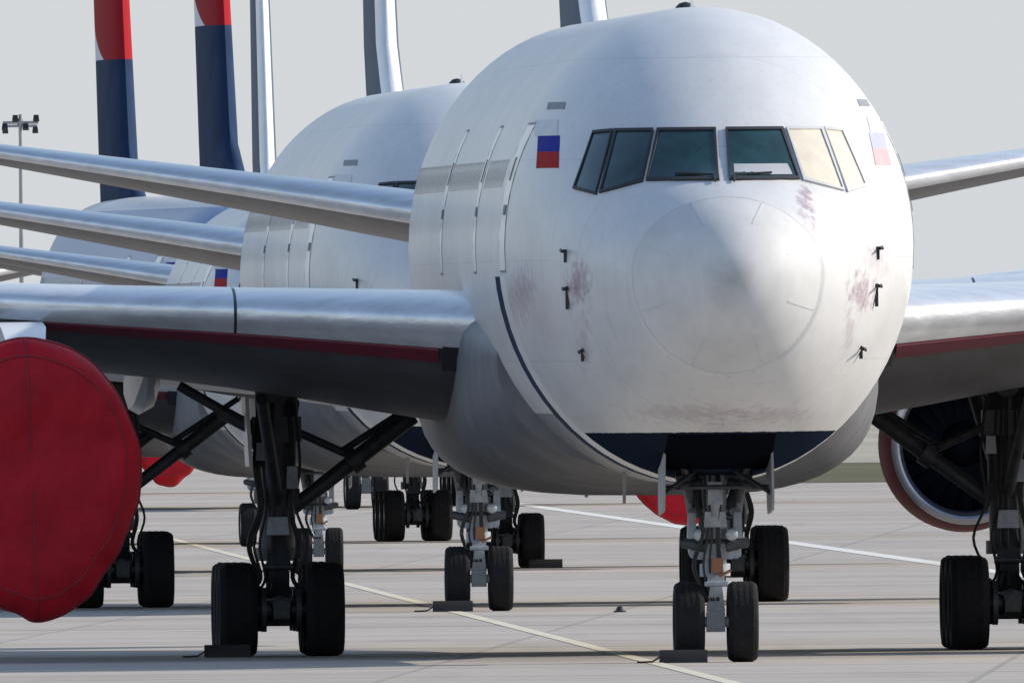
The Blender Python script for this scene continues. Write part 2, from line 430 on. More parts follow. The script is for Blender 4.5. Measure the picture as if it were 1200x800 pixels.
def pchip(xs, ys):
    n = len(xs); h = [xs[i + 1] - xs[i] for i in range(n - 1)]; d = [(ys[i + 1] - ys[i]) / h[i] for i in range(n - 1)]
    m = [0] * n; m[0] = d[0]; m[-1] = d[-1]
    for i in range(1, n - 1):
        if d[i - 1] * d[i] <= 0: m[i] = 0
        else:
            w1 = 2 * h[i] + h[i - 1]; w2 = h[i] + 2 * h[i - 1]
            m[i] = (w1 + w2) / (w1 / d[i - 1] + w2 / d[i])
    def f(x):
        if x <= xs[0]: return ys[0]
        if x >= xs[-1]: return ys[-1]
        lo, hi = 0, n - 1
        while hi - lo > 1:
            k = (lo + hi) // 2
            if xs[k] <= x: lo = k
            else: hi = k
        t = (x - xs[lo]) / h[lo]; t2 = t * t; t3 = t2 * t
        return (2 * t3 - 3 * t2 + 1) * ys[lo] + (t3 - 2 * t2 + t) * h[lo] * m[lo] + (-2 * t3 + 3 * t2) * ys[lo + 1] + (t3 - t2) * h[lo] * m[lo + 1]
    return f

# ------------------------------------------------------------------ the setting
def sheet(name, x0, x1, y0, y1, z, material, nx=1, ny=1):
    def b():
        rows = [[(x0 + (x1 - x0) * i / nx, y0 + (y1 - y0) * j / ny, z) for i in range(nx + 1)] for j in range(ny + 1)]
        return MB().grid(rows)
    o = obj(name, name, b, material)
    o['kind'] = 'structure'
    return o

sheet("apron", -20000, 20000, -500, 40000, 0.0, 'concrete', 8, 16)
gs = sheet("grass_strip", 3.0, 3000, 1730, 2010, 0.004, 'grass', 4, 4)
sheet("field", -20000, 20000, 2040, 39000, 0.008, 'dry_field', 4, 8)

def line_mesh(p, q, w):
    def b():
        a, c = Vector((*p, 0.006)), Vector((*q, 0.006)); n = 24
        d = (c - a); s = Vector((d.y, -d.x, 0)).normalized() * w / 2
        return MB().grid([[a + d * (i / n) - s, a + d * (i / n) + s] for i in range(n + 1)])
    return b
DX = -0.01803
def taxi_line(name, key, x_at_800, y0, y1, w, material):
    o = obj(name, key, line_mesh((x_at_800 + DX * (y0 - 800), y0), (x_at_800 + DX * (y1 - 800), y1), w), material)
    o['kind'] = 'structure'
taxi_line("taxiway_centre_line", "taxiway_centre_line", 1.33, 300, 1720, 0.22, 'line_yellow')
taxi_line("taxiway_edge_line", "taxiway_edge_line", 13.36, 300, 1720, 0.45, 'line_white')

# ------------------------------------------------------------------ aircraft geometry (local: x = viewer's right, y = aft of nose tip, z up from ground)
SY = [0, .03, .1, .3, .6, 1, 1.5, 1.85, 2.75, 3.5, 4.5, 6, 7.5, 9, 11, 44, 50, 55, 60, 63.6]
SQ = [math.sqrt(y) for y in SY]
f_top = pchip(SQ, [4.95, 5.16, 5.34, 5.61, 5.85, 6.06, 6.24, 6.36, 6.98, 7.40, 7.83, 8.25, 8.46, 8.55, 8.56, 8.56, 8.54, 8.50, 8.35, 8.10])
f_bot = pchip(SQ, [4.95, 4.76, 4.59, 4.31, 4.02, 3.74, 3.46, 3.30, 2.97, 2.79, 2.61, 2.43, 2.34, 2.30, 2.30, 2.30, 3.30, 4.90, 6.50, 7.60])
f_hw = pchip(SQ, [0.0, .20, .37, .67, .96, 1.25, 1.53, 1.69, 2.02, 2.23, 2.42, 2.60, 2.69, 2.715, 2.715, 2.715, 2.35, 1.80, .95, .20])
f_zc = pchip(SQ, [4.95, 4.96, 4.97, 5.0, 5.03, 5.07, 5.11, 5.14, 5.20, 5.26, 5.33, 5.40, 5.42, 5.43, 5.43, 5.43, 5.8, 6.6, 7.4, 7.85])
def sec(Y):
    q = math.sqrt(max(Y, 0)); zc = f_zc(q)
    return f_hw(q), zc, f_top(q) - zc, zc - f_bot(q)
def spt(Y, th, off=0.0):
    hw, zc, at, ab = sec(Y); c, s = math.cos(th), math.sin(th)
    a = at if s >= 0 else ab
    p = Vector((hw * c, Y, zc + a * s))
    if off: p = p + surf_n(p) * off
    return p
def G(x, Y, z):
    hw, zc, at, ab = sec(Y); a = at if z >= zc else ab
    if hw < 1e-6 or a < 1e-6: return 9.0
    return (x / hw) ** 2 + ((z - zc) / a) ** 2 - 1
def surf_n(p):
    e = 0.01; x, y, z = p; y = max(y, 0.02)
    g = Vector((G(x + e, y, z) - G(x - e, y, z), G(x, y + e, z) - G(x, y - e, z), G(x, y, z + e) - G(x, y, z - e)))
    return g.normalized()
def front(x, z, off=0.0):
    lo, hi = 0.0005, 11.0
    for _ in range(40):
        mid = (lo + hi) / 2
        if G(x, mid, z) > 0: lo = mid
        else: hi = mid
    p = Vector((x, hi, z))
    return p + surf_n(p) * off

def fuselage_mesh(y0, y1, n=72):
    def b():
        st = []
        y = y0
        while y < y1 - 1e-6:
            st.append(y)
            y += max(0.012, min(0.9, 0.10 * y + 0.012)) if y < 12 else (1.5 if y > 43 else 4.0)
        st.append(y1)
        rings = [[spt(max(Y, 0.0004), 2 * math.pi * i / n) for i in range(n)] for Y in st]
        return MB().loft(rings)
    return b

def front_patch(quad, off, nx=8, nz=6, thick=0.012):
    """quad: (x,z) corners bl, br, tr, tl of the front view, laid on the skin with a real thickness"""
    def b():
        def rows(o):
            R_ = []
            for j in range(nz + 1):
                t = j / nz; r = []
                for i in range(nx + 1):
                    s = i / nx
                    xb = quad[0][0] * (1 - s) + quad[1][0] * s; zb = quad[0][1] * (1 - s) + quad[1][1] * s
                    xt = quad[3][0] * (1 - s) + quad[2][0] * s; zt = quad[3][1] * (1 - s) + quad[2][1] * s
                    r.append(front(xb * (1 - t) + xt * t, zb * (1 - t) + zt * t, o))
                R_.append(r)
            return R_
        return slab(rows(off), rows(off - thick))
    return b

def frame_ring(inner, outer, off, depth, n=8):
    def b():
        def loop(q, o):
            out = []
            for e in range(4):
                (xa, za), (xb, zb_) = q[e], q[(e + 1) % 4]
                out += [front(xa + (xb - xa) * i / n, za + (zb_ - za) * i / n, o) for i in range(n)]
            return out
        L4 = [loop(outer, off - depth), loop(outer, off), loop(inner, off), loop(inner, off - depth)]
        return MB().loft(L4, caps=False)
    return b

def slab(top, bot):
    m, n = len(top), len(top[0]); b = MB()
    P = [p for r in top for p in r] + [p for r in bot for p in r]; k = m * n
    F = []
    for j in range(m - 1):
        for i in range(n - 1):
            a = j * n + i; F.append((a, a + 1, a + n + 1, a + n)); F.append((k + a, k + a + n, k + a + n + 1, k + a + 1))
    for j in range(m - 1):
        for i in (0, n - 1):
            a = j * n + i; F.append((a, a + n, k + a + n, k + a))
    for i in range(n - 1):
        for j in (0, m - 1):
            a = j * n + i; F.append((a, a + 1, k + a + 1, k + a))
    return b.add(P, F)

def side_patch(Y0, Y1, z0, z1, sgn, off, n=6, m=8, thick=0.01):
    def th(Y, z):
        hw, zc, at, ab = sec(Y); a = at if z >= zc else ab
        t = math.asin(max(-1, min(1, (z - zc) / a)))
        return t if sgn > 0 else math.pi - t
    def b():
        def rows(o): return [[spt(Y0 + (Y1 - Y0) * i / n, th(Y0 + (Y1 - Y0) * i / n, z0 + (z1 - z0) * j / m), o) for i in range(n + 1)] for j in range(m + 1)]
        return slab(rows(off), rows(off - thick))
    return b

def side_frame(Y0, Y1, z0, z1, sgn, w, off):
    def b():
        o = MB()
        for q in ((Y0, Y1, z0, z0 + w), (Y0, Y1, z1 - w, z1), (Y0, Y0 + w, z0 + w, z1 - w), (Y1 - w, Y1, z0 + w, z1 - w)):
            s = side_patch(*q, sgn, off, 4, 6)(); o.add(s.v, s.f)
        return o
    return b

def ring_strip(Y0, Y1, off, a0=0, a1=2 * math.pi, n=96, thick=0.01):
    def b():
        def rows(o): return [[spt(Y, a0 + (a1 - a0) * i / n, o) for i in range(n + 1)] for Y in (Y0, Y1)]
        return slab(rows(off), rows(off - thick))
    return b

def fairing_mesh():
    b = MB(); rings = []; n = 48
    st = [17, 18.5, 20, 22, 25, 29, 34, 38, 41, 43.5, 45.5, 47]
    gr = [0, .35, .62, .85, .97, 1, 1, .97, .8, .5, .2, 0]
    for Y, g in zip(st, gr):
        hw = 2.45 + 0.42 * g; bot = 2.42 - 0.30 * g; r = []
        for i in range(n):
            a = 2 * math.pi * i / n; e = 2 / (2.2 + 1.2 * g)
            c, s = math.cos(a), math.sin(a)
            x = hw * math.copysign(abs(c) ** e, c); z = 4.0 + (4.0 - bot) * math.copysign(abs(s) ** e, s) * (1.0 if s < 0 else 0.45)
            r.append((x, Y, z))
        rings.append(r)
    return b.loft(rings)

# ---- lifting surfaces
def foil(n=14):
    xs = [(1 - math.cos(math.pi * i / n)) / 2 for i in range(n + 1)]
    def t(x): return 5 * (0.2969 * math.sqrt(x) - 0.126 * x - 0.3516 * x * x + 0.2843 * x ** 3 - 0.1036 * x ** 4)
    return xs, t
def foil_ring(le, te, thick, up=0.5, x0=0.0, x1=1.0, horizontal=True, grow=0.0, n=14, lowcut=None):
    """closed loop of a section from le to te (y,z); thick = full thickness; part x0..x1 of chord"""
    xs, t = foil(n); le, te = Vector(le), Vector(te); out = []
    def P(x, s):
        base = le.lerp(te, x); h = thick * (t(x)) * (up if s > 0 else (1 - up)) * 2 * s
        return base, h + grow * s
    pick = [x0 + (x1 - x0) * x for x in xs]
    up_l = [(x, 1) for x in reversed(pick)]; lo = [(x, -1) for x in pick[1:]]
    if lowcut is not None: lo = [(min(x, lowcut * (i + 1) / len(lo)), -1) for i, (x, s) in enumerate(lo)]
    for x, s in up_l + lo: out.append(P(x, s))
    return out
# wing planform by span station a
wa = [1.8, 2.7, 5.5, 8.5, 14, 20, 26.7]
f_le = pchip(wa, [20.6, 21.5, 24.2, 26.4, 30.8, 35.6, 41.0])
f_te = pchip(wa, [37.4, 37.3, 37.2, 37.3, 39.5, 41.8, 43.4])
f_lz = pchip(wa, [4.40, 4.46, 4.62, 4.78, 5.2, 5.85, 6.75])
f_tz = pchip(wa, [3.45, 3.55, 3.95, 4.25, 4.85, 5.65, 6.65])
f_wt = pchip(wa, [1.70, 1.62, 1.25, 0.98, 0.70, 0.48, 0.22])
def wing_ring(a, sgn, x0=0.0, x1=1.0, grow=0.0, lowcut=None):
    r = foil_ring((0, f_le(a), f_lz(a)), (0, f_te(a), f_tz(a)), f_wt(a), 0.38, x0, x1, grow=grow, lowcut=lowcut)
    return [(sgn * a, p.y - grow, p.z + h) for p, h in r]
def wing_mesh(sgn):
    return lambda: MB().loft([wing_ring(1.8 + (26.7 - 1.8) * i / 26, sgn) for i in range(27)])
def slat_mesh(sgn, a0, a1):
    return lambda: MB().loft([wing_ring(a0 + (a1 - a0) * i / 8, sgn, 0.0, 0.13, 0.02, 0.014) for i in range(9)])
def strip_mesh(sgn, a0, a1, xx=(0.016, 0.024, 0.034)):
    def b():
        o = MB()
        def row(off):
            rows = []
            for i in range(13):
                a = a0 + (a1 - a0) * i / 12; r = []
                for x in xx:
                    (p, h), = [v for v in foil_low(a, x)]
                    r.append((sgn * a, p.y - 0.01, p.z + h - off))
                rows.append(r)
            return rows
        return slab(row(0.03), row(0.0))
    return b
def foil_low(a, x):
    xs, t = foil()
    le, te = Vector((0, f_le(a), f_lz(a))), Vector((0, f_te(a), f_tz(a)))
    yield le.lerp(te, x), -f_wt(a) * t(x) * 0.62 * 2
def wing_bottom(a, x):
    (p, h), = list(foil_low(a, x)); return p.y, p.z + h

sa = [0.6, 2.2, 5.0, 9.4]
g_le = pchip(sa, [53.2, 54.6, 57.0, 61.0]); g_te = pchip(sa, [61.6, 61.8, 62.3, 63.2])
g_lz = pchip(sa, [5.72, 5.98, 6.43, 7.12]); g_tz = pchip(sa, [5.60, 5.86, 6.34, 7.10]); g_t = pchip(sa, [0.86, 0.74, 0.50, 0.18])
def stab_mesh(sgn):
    def b():
        rings = []
        for i in range(13):
            a = 0.6 + 8.8 * i / 12
            r = foil_ring((0, g_le(a), g_lz(a)), (0, g_te(a), g_tz(a)), g_t(a), 0.5)
            rings.append([(sgn * a, p.y, p.z + h) for p, h in r])
        return MB().loft(rings)
    return b
def stab_edge_mesh(sgn):
    def b():
        rings = []
        for i in range(13):
            a = 1.2 + 8.1 * i / 12
            r = foil_ring((0, g_le(a), g_lz(a)), (0, g_te(a), g_tz(a)), g_t(a), 0.5, 0, 0.16, grow=0.012, lowcut=0.02)
            rings.append([(sgn * a, p.y - 0.015, p.z + h) for p, h in r])
        return MB().loft(rings)
    return b
def fin_le(z, k=1.02): return 50.22 + (z - 9.2) * k if z > 9.2 else 50.22 - (9.2 - z) * 4.5
def fin_te(z): return 60.8 + (z - 8.2) * 0.34
def fin_t(z): return max(0.22, 0.56 - (z - 8.2) * 0.024)
def fin_mesh(x0, x1, grow, k=1.02):
    def b():
        rings = []
        for i in range(16):
            z = 8.0 + 10.5 * i / 15
            r = foil_ring((0, fin_le(z, k), 0), (0, fin_te(z), 0), fin_t(z) + (.2 if k < 1 else 0), 0.5, x0, x1, grow=grow)
            rings.append([(h, p.y, z) for p, h in r])
        return MB().loft(rings)
    return b

# ---- wheels, tyres
def tyre_mesh(r, w):
    def b():
        pr = []
        for i in range(18):
            a = 2 * math.pi * i / 18
            c, s = math.cos(a), math.sin(a); e = 0.55
            hx = w / 2 * math.copysign(abs(c) ** e, c); rr = r * 0.79 + r * 0.21 * math.copysign(abs(s) ** e, s)
            pr.append((hx, rr))
        o = MB().lathe(pr, 40, 'x', close=True)
        # tread grooves as raised ribs
        for k in range(4):
            x = (k - 1.5) * w * 0.19; q = w * 0.062
            o.lathe([(x - q, r * 0.985), (x - q * .8, r * 1.004), (x + q * .8, r * 1.004), (x + q, r * 0.985)], 40, 'x')
        return o
    return b
def rim_mesh(r, w):
    def b():
        o = MB().lathe([(-w * .42, r * .60), (-w * .42, r * .50), (-w * .28, r * .44), (-w * .30, r * .18), (-w * .44, r * .15), (-w * .44, 0.001)], 28, 'x')
        o.lathe([(w * .42, r * .60), (w * .42, r * .50), (w * .28, r * .44), (w * .30, r * .18), (w * .44, r * .15), (w * .44, 0.001)], 28, 'x')
        return o
    return b

def wheel(parent, loc, r, w, key):
    t = obj("tyre", "tyre_" + key, tyre_mesh(r, w), 'tyre', parent, loc)
    obj("rim", "rim_" + key, rim_mesh(r, w), 'rim', parent, loc)

def nose_gear(root):
    g = empty("nose_gear", root, (0, 6.0, 0))
    r, w, s = 0.525, 0.395, 0.35
    for sg in (-1, 1): wheel(g, (sg * s, 0, r), r, w, "nose")
    obj("axle", "nose_axle", lambda: MB().tube((-.5, 0, r), (.5, 0, r), .07).box((0, 0, r), (.24, .2, .26)), 'gear_light', g)
    obj("piston", "nose_piston", lambda: MB().tube((0, 0, .55), (0, 0.06, 1.3), .085), 'chrome', g)
    obj("strut", "nose_strut", lambda: MB().tube((0, .06, 1.15), (0, .16, 2.75), .15, .17).tube((0, .06, 1.12), (0, .07, 1.28), .2).tube((0, .1, 1.72), (0, .11, 1.84), .21).tube((-.33, .12, 1.95), (.33, .12, 1.95), .075), 'gear_light', g)
    obj("torque_link", "nose_torque_link", lambda: MB().box((0, -.17, .86), (.24, .07, .42), Matrix.Rotation(R(28), 3, 'X'), .6).box((0, -.17, 1.16), (.24, .07, .36), Matrix.Rotation(R(-30), 3, 'X'), .7).tube((-.15, -.27, 1.02), (.15, -.27, 1.02), .035), 'gear_light', g)
    obj("steering_collar", "nose_steering", lambda: MB().tube((-.27, -.02, 1.42), (-.27, .3, 1.46), .075).tube((.27, -.02, 1.42), (.27, .3, 1.46), .075).box((0, .02, 1.44), (.46, .22, .2)), 'gear_light', g)
    obj("steering_actuator", "nose_act", lambda: MB().tube((-.42, -.05, 1.56), (-.14, -.1, 1.5), .07).tube((.42, -.05, 1.56), (.14, -.1, 1.5), .07).tube((-.45, -.05, 1.56), (.45, -.05, 1.56), .045), 'gear', g)
    for sg in (-1, 1):
        obj("actuator_bracket", "nose_bracket_%d" % sg, lambda sg=sg: MB().box((sg * .3, .06, 1.78), (.12, .3, .34), None, .8).tube((sg * .3, .1, 1.9), (sg * .42, .2, 2.6), .05), 'gear_light', g)
        obj("down_lock_strut", "nose_lock_%d" % sg, lambda sg=sg: MB().tube((sg * .16, .1, 1.9), (sg * .46, .35, 2.75), .07).tube((sg * .5, -.6, 2.3), (sg * .2, -.1, 2.35), .05), 'gear', g)
    obj("door_linkage", "nose_linkage", lambda: MB().tube((-.7, -.4, 2.28), (.7, -.4, 2.28), .03).tube((-.7, -.9, 2.2), (-.25, -.3, 2.5), .03).tube((.7, -.9, 2.2), (.25, -.3, 2.5), .03), 'gear', g)
    obj("junction_box", "nose_box", lambda: MB().box((0, -.16, 1.86), (.30, .16, .2), None, .9).box((0, -.2, 2.2), (.2, .16, .3), None, .9).tube((0, -.18, 1.9), (0, -.2, 2.15), .07), 'gear_light', g)
    obj("tow_fitting", "nose_tow", lambda: MB().box((.02, -.14, .92), (.14, .09, .2)).tube((0.04, -.2, .78), (0.2, -.2, .86), .02), 'orange', g, (0, -.12, .34))
    obj("drag_brace", "nose_brace", lambda: MB().tube((-.12, .08, 1.95), (-.24, 1.7, 2.9), .06).tube((.12, .08, 1.95), (.24, 1.7, 2.9), .06).tube((-.3, -.1, 2.1), (-.52, -.9, 2.95), .05).tube((.3, -.1, 2.1), (.52, -.9, 2.95), .05).tube((-.5, .1, 2.42), (.5, .1, 2.42), .06), 'gear', g)
    for x in (-.21, .21):
        L_ = obj("taxi_light", "taxi_light_housing", lambda: MB().lathe([(-.05, .095), (-.03, .11), (.08, .10), (.15, .05), (.15, .001)], 20, sx=.75, sz=.75), 'gear_light', g, (x, -.16, 1.66))
        obj("lamp_lens", "taxi_light_lens", lambda: MB().lathe([(-.05, .092), (-.065, .06), (-.07, .001)], 20, sx=.75, sz=.75), 'lamp', L_)
    def hoses():
        o = MB(); rnd = random.Random(3)
        for k in range(7):
            x = rnd.uniform(-.22, .22)
            o.hose([(x, -.12 + .03 * k % .1, 2.6), (x * 1.2, -.2, 2.1), (x * .8, -.22, 1.7), (x * 1.4, -.2, 1.25), (x * .5, -.18, .8)], .016, 6)
        return o
    obj("hydraulic_hose", "nose_hoses", hoses, 'hose', g)['kind'] = 'stuff'
    for sg in (-1, 1):
        obj("gear_door", "nose_door_%d" % sg, lambda sg=sg: MB().loft([[(sg * (.70 + .015), y, 2.78), (sg * (.70 - .015), y, 2.78), (sg * (.71 - .015), y, zb), (sg * (.71 + .015), y, zb)] for y, zb in ((-1.5, 2.15), (-1.35, 1.98), (.2, 1.92), (.4, 2.05))]), 'door_grey', g)
    return g

def main_gear(root, sgn, a, key):
    g = empty("main_gear", root, (sgn * a, 32.0, 0))
    r, w, s = 0.63, 0.52, 0.585
    for y in (-1.45, 0, 1.45):
        for sg in (-1, 1): wheel(g, (sg * s, y, r), r, w, "main")
        obj("axle", "main_axle", lambda: MB().tube((-.75, 0, r), (.75, 0, r), .1).tube((-.27, 0, r), (-.2, 0, r), .3).tube((.2, 0, r), (.27, 0, r), .3), 'gear', g, (0, y, 0))
    obj("truck_beam", "main_truck", lambda: MB().loft([[(x * k, y, r + z * k) for x, z in ((-.15, -.17), (.15, -.17), (.17, .12), (0, .19), (-.17, .12))] for y, k in ((-1.7, .7), (-1.4, 1), (-.3, 1), (0, 1.35), (.3, 1), (1.4, 1), (1.7, .7))]).tube((0, -1.74, r), (0, -1.68, r), .1), 'gear', g)
    obj("piston", "main_piston", lambda: MB().tube((0, 0, .7), (0, 0, 1.6), .16), 'chrome', g)
    obj("strut", "main_strut", lambda: MB().tube((0, 0, 1.32), (0, 0, 3.9), .235, .29, 24).tube((0, 0, 1.28), (0, 0, 1.46), .29, .29, 24).tube((0, 0, 2.05), (0, 0, 2.25), .31, .31, 24).box((0, -.05, 3.05), (.66, .5, .34)).tube((0, -.6, 3.55), (0, .9, 3.6), .16), 'gear', g)
    obj("torque_link", "main_torque", lambda: MB().box((0, -.36, 1.02), (.34, .08, .5), Matrix.Rotation(R(26), 3, 'X'), .6).box((0, -.36, 1.40), (.34, .08, .46), Matrix.Rotation(R(-28), 3, 'X'), .6).tube((-.2, -.48, 1.2), (.2, -.48, 1.2), .045), 'gear', g)
    k = -sgn
    obj("side_brace", "side_brace_%d" % sgn, lambda: MB().tube((k * .2, .05, 1.98), (k * 1.05, .15, 2.62), .10, .11).tube((k * 1.05, .15, 2.62), (k * 1.85, .2, 3.22), .12, .12).tube((k * .98, .0, 2.57), (k * 1.12, .0, 2.67), .17).tube((k * .9, .3, 2.75), (k * 2.0, .35, 3.45), .05).tube((k * .3, -.2, 3.0), (k * 1.05, .1, 2.66), .055), 'gear', g)
    obj("drag_brace", "drag_brace_%d" % sgn, lambda: MB().tube((0, .2, 2.0), (k * .3, 2.6, 3.4), .10).tube((0, -.25, 2.1), (-k * .25, -2.1, 3.45), .085), 'gear', g)
    obj("retraction_actuator", "actuator_%d" % sgn, lambda: MB().tube((-k * .2, .1, 3.0), (-k * 1.3, .2, 3.65), .07).tube((-k * .2, .1, 3.0), (-k * .75, .15, 3.3), .095), 'gear', g)
    def hoses():
        o = MB(); rnd = random.Random(5 + sgn)
        for q in range(9):
            x = rnd.uniform(-.28, .28)
            o.hose([(x, -.28, 3.4), (x * 1.3, -.33, 2.6), (x * 1.05, -.31, 2.0), (x * 1.7, -.42, 1.5), (x * 1.2, -.4, 1.05), (x * 2.2, -.9, .85)], .02, 6)
        for q in (-1, 1): o.hose([(q * .2, -1.2, .8), (q * .33, -1.5, .95), (q * .38, -1.5, .7)], .025, 6)
        return o
    obj("hydraulic_hose", "main_hoses_%d" % sgn, hoses, 'hose', g)['kind'] = 'stuff'
    for q, (p_, d_) in enumerate((((0, -.36, 1.75), (.3, .14, .24)), ((.2, -.3, 2.4), (.16, .16, .3)), ((-.22, -.3, 2.75), (.14, .2, .24)))):
        obj("hydraulic_valve", "valve_%d" % q, lambda p_=p_, d_=d_: MB().box(p_, d_, None, .85), 'gear_light', g)
    obj("gear_door", "main_door_%d" % sgn, lambda: MB().loft([[(-k * (.42) + dx, y, z) for dx, z in ((-.025, zt), (.025, zt), (.075, 2.55), (.025, 2.55))] for y, zt in ((-.9, 3.5), (.9, 3.45))]), 'lightgrey', g)
    return g

ENG_Z, ENG_Y = 2.6, 20.0
def engine(root, sgn, a, fan=True):
    e = empty("engine", root, (sgn * a, ENG_Y, ENG_Z))
    sx, sz = 1.36, 1.45
    obj("cowl", "cowl", lambda: MB().lathe([(.16, .925), (.35, .962), (.8, .99), (1.5, 1.0), (3, .99), (4.5, .90), (5.6, .78), (5.6, .74), (4.5, .8), (3, .82)], 56, sx=sx, sz=sz), 'cowl', e)
    obj("inlet_lip", "inlet_lip", lambda: MB().lathe([(.17, .922), (.08, .90), (.02, .872), (0, .845), (.02, .82), (.10, .795), (.25, .775)], 56, sx=sx, sz=sz), 'lip', e)
    obj("inlet_duct", "inlet_duct", lambda: MB().lathe([(.25, .774), (.7, .76), (1.4, .79), (1.7, .80)], 56, sx=sx, sz=sz), 'inlet', e)
    if fan:
        def blade():
            rows = []
            for i in range(7):
                t = i / 6; rr = .26 + .53 * t; tw = R(25 + 35 * t); w_ = .11 + .06 * t
                rows.append([(rr * math.sin(q * w_ * math.cos(tw) / rr) * sx, 1.5 + q * w_ * math.sin(tw) + .05 * t, rr * math.cos(q * w_ * math.cos(tw) / rr) * sz) for q in (-1, 0, 1)])
            top = rows; bot = [[(p[0], p[1] + .015, p[2]) for p in r] for r in rows]
            return slab(top, bot)
        me = mesh_of("fan_blade", blade, 'fan')
        hub = obj("spinner", "spinner", lambda: MB().lathe([(.85, .001), (.95, .08), (1.2, .18), (1.5, .25), (1.75, .27), (1.75, .001)], 36, sx=sx, sz=sz), 'fan', e)
        for q in range(22):
            o = bpy.data.objects.new("fan_blade", me); col.objects.link(o); o.parent = e; o.rotation_euler = (0, 2 * math.pi * q / 22, 0)
    obj("fan_backplate", "fan_back", lambda: MB().lathe([(1.78, .82), (1.80, .001)], 40, sx=sx, sz=sz), 'dark', e)
    obj("exhaust_cone", "exhaust", lambda: MB().lathe([(5.0, .62), (6.6, .50), (6.6, .42), (6.2, .34), (7.4, .001)], 40, sx=sx, sz=sz), 'lip', e)
    def pylon():
        rings = []
        for y, w_, zb, zt in ((1.1, .10, 1.22, 1.34), (2.0, .24, 1.15, 1.55), (3.6, .30, 1.05, 1.85), (5.8, .31, .85, 1.92), (8, .28, .9, 1.9), (11.5, .08, 1.25, 1.8)):
            rings.append([(x * w_, y, zb if z < 0 else zt) for x, z in ((-1, -1), (1, -1), (1, 1), (.6, 1.0), (-.6, 1.0), (-1, 1))])
        return MB().loft(rings)
    obj("pylon", "pylon", pylon, 'white', e)
    return e

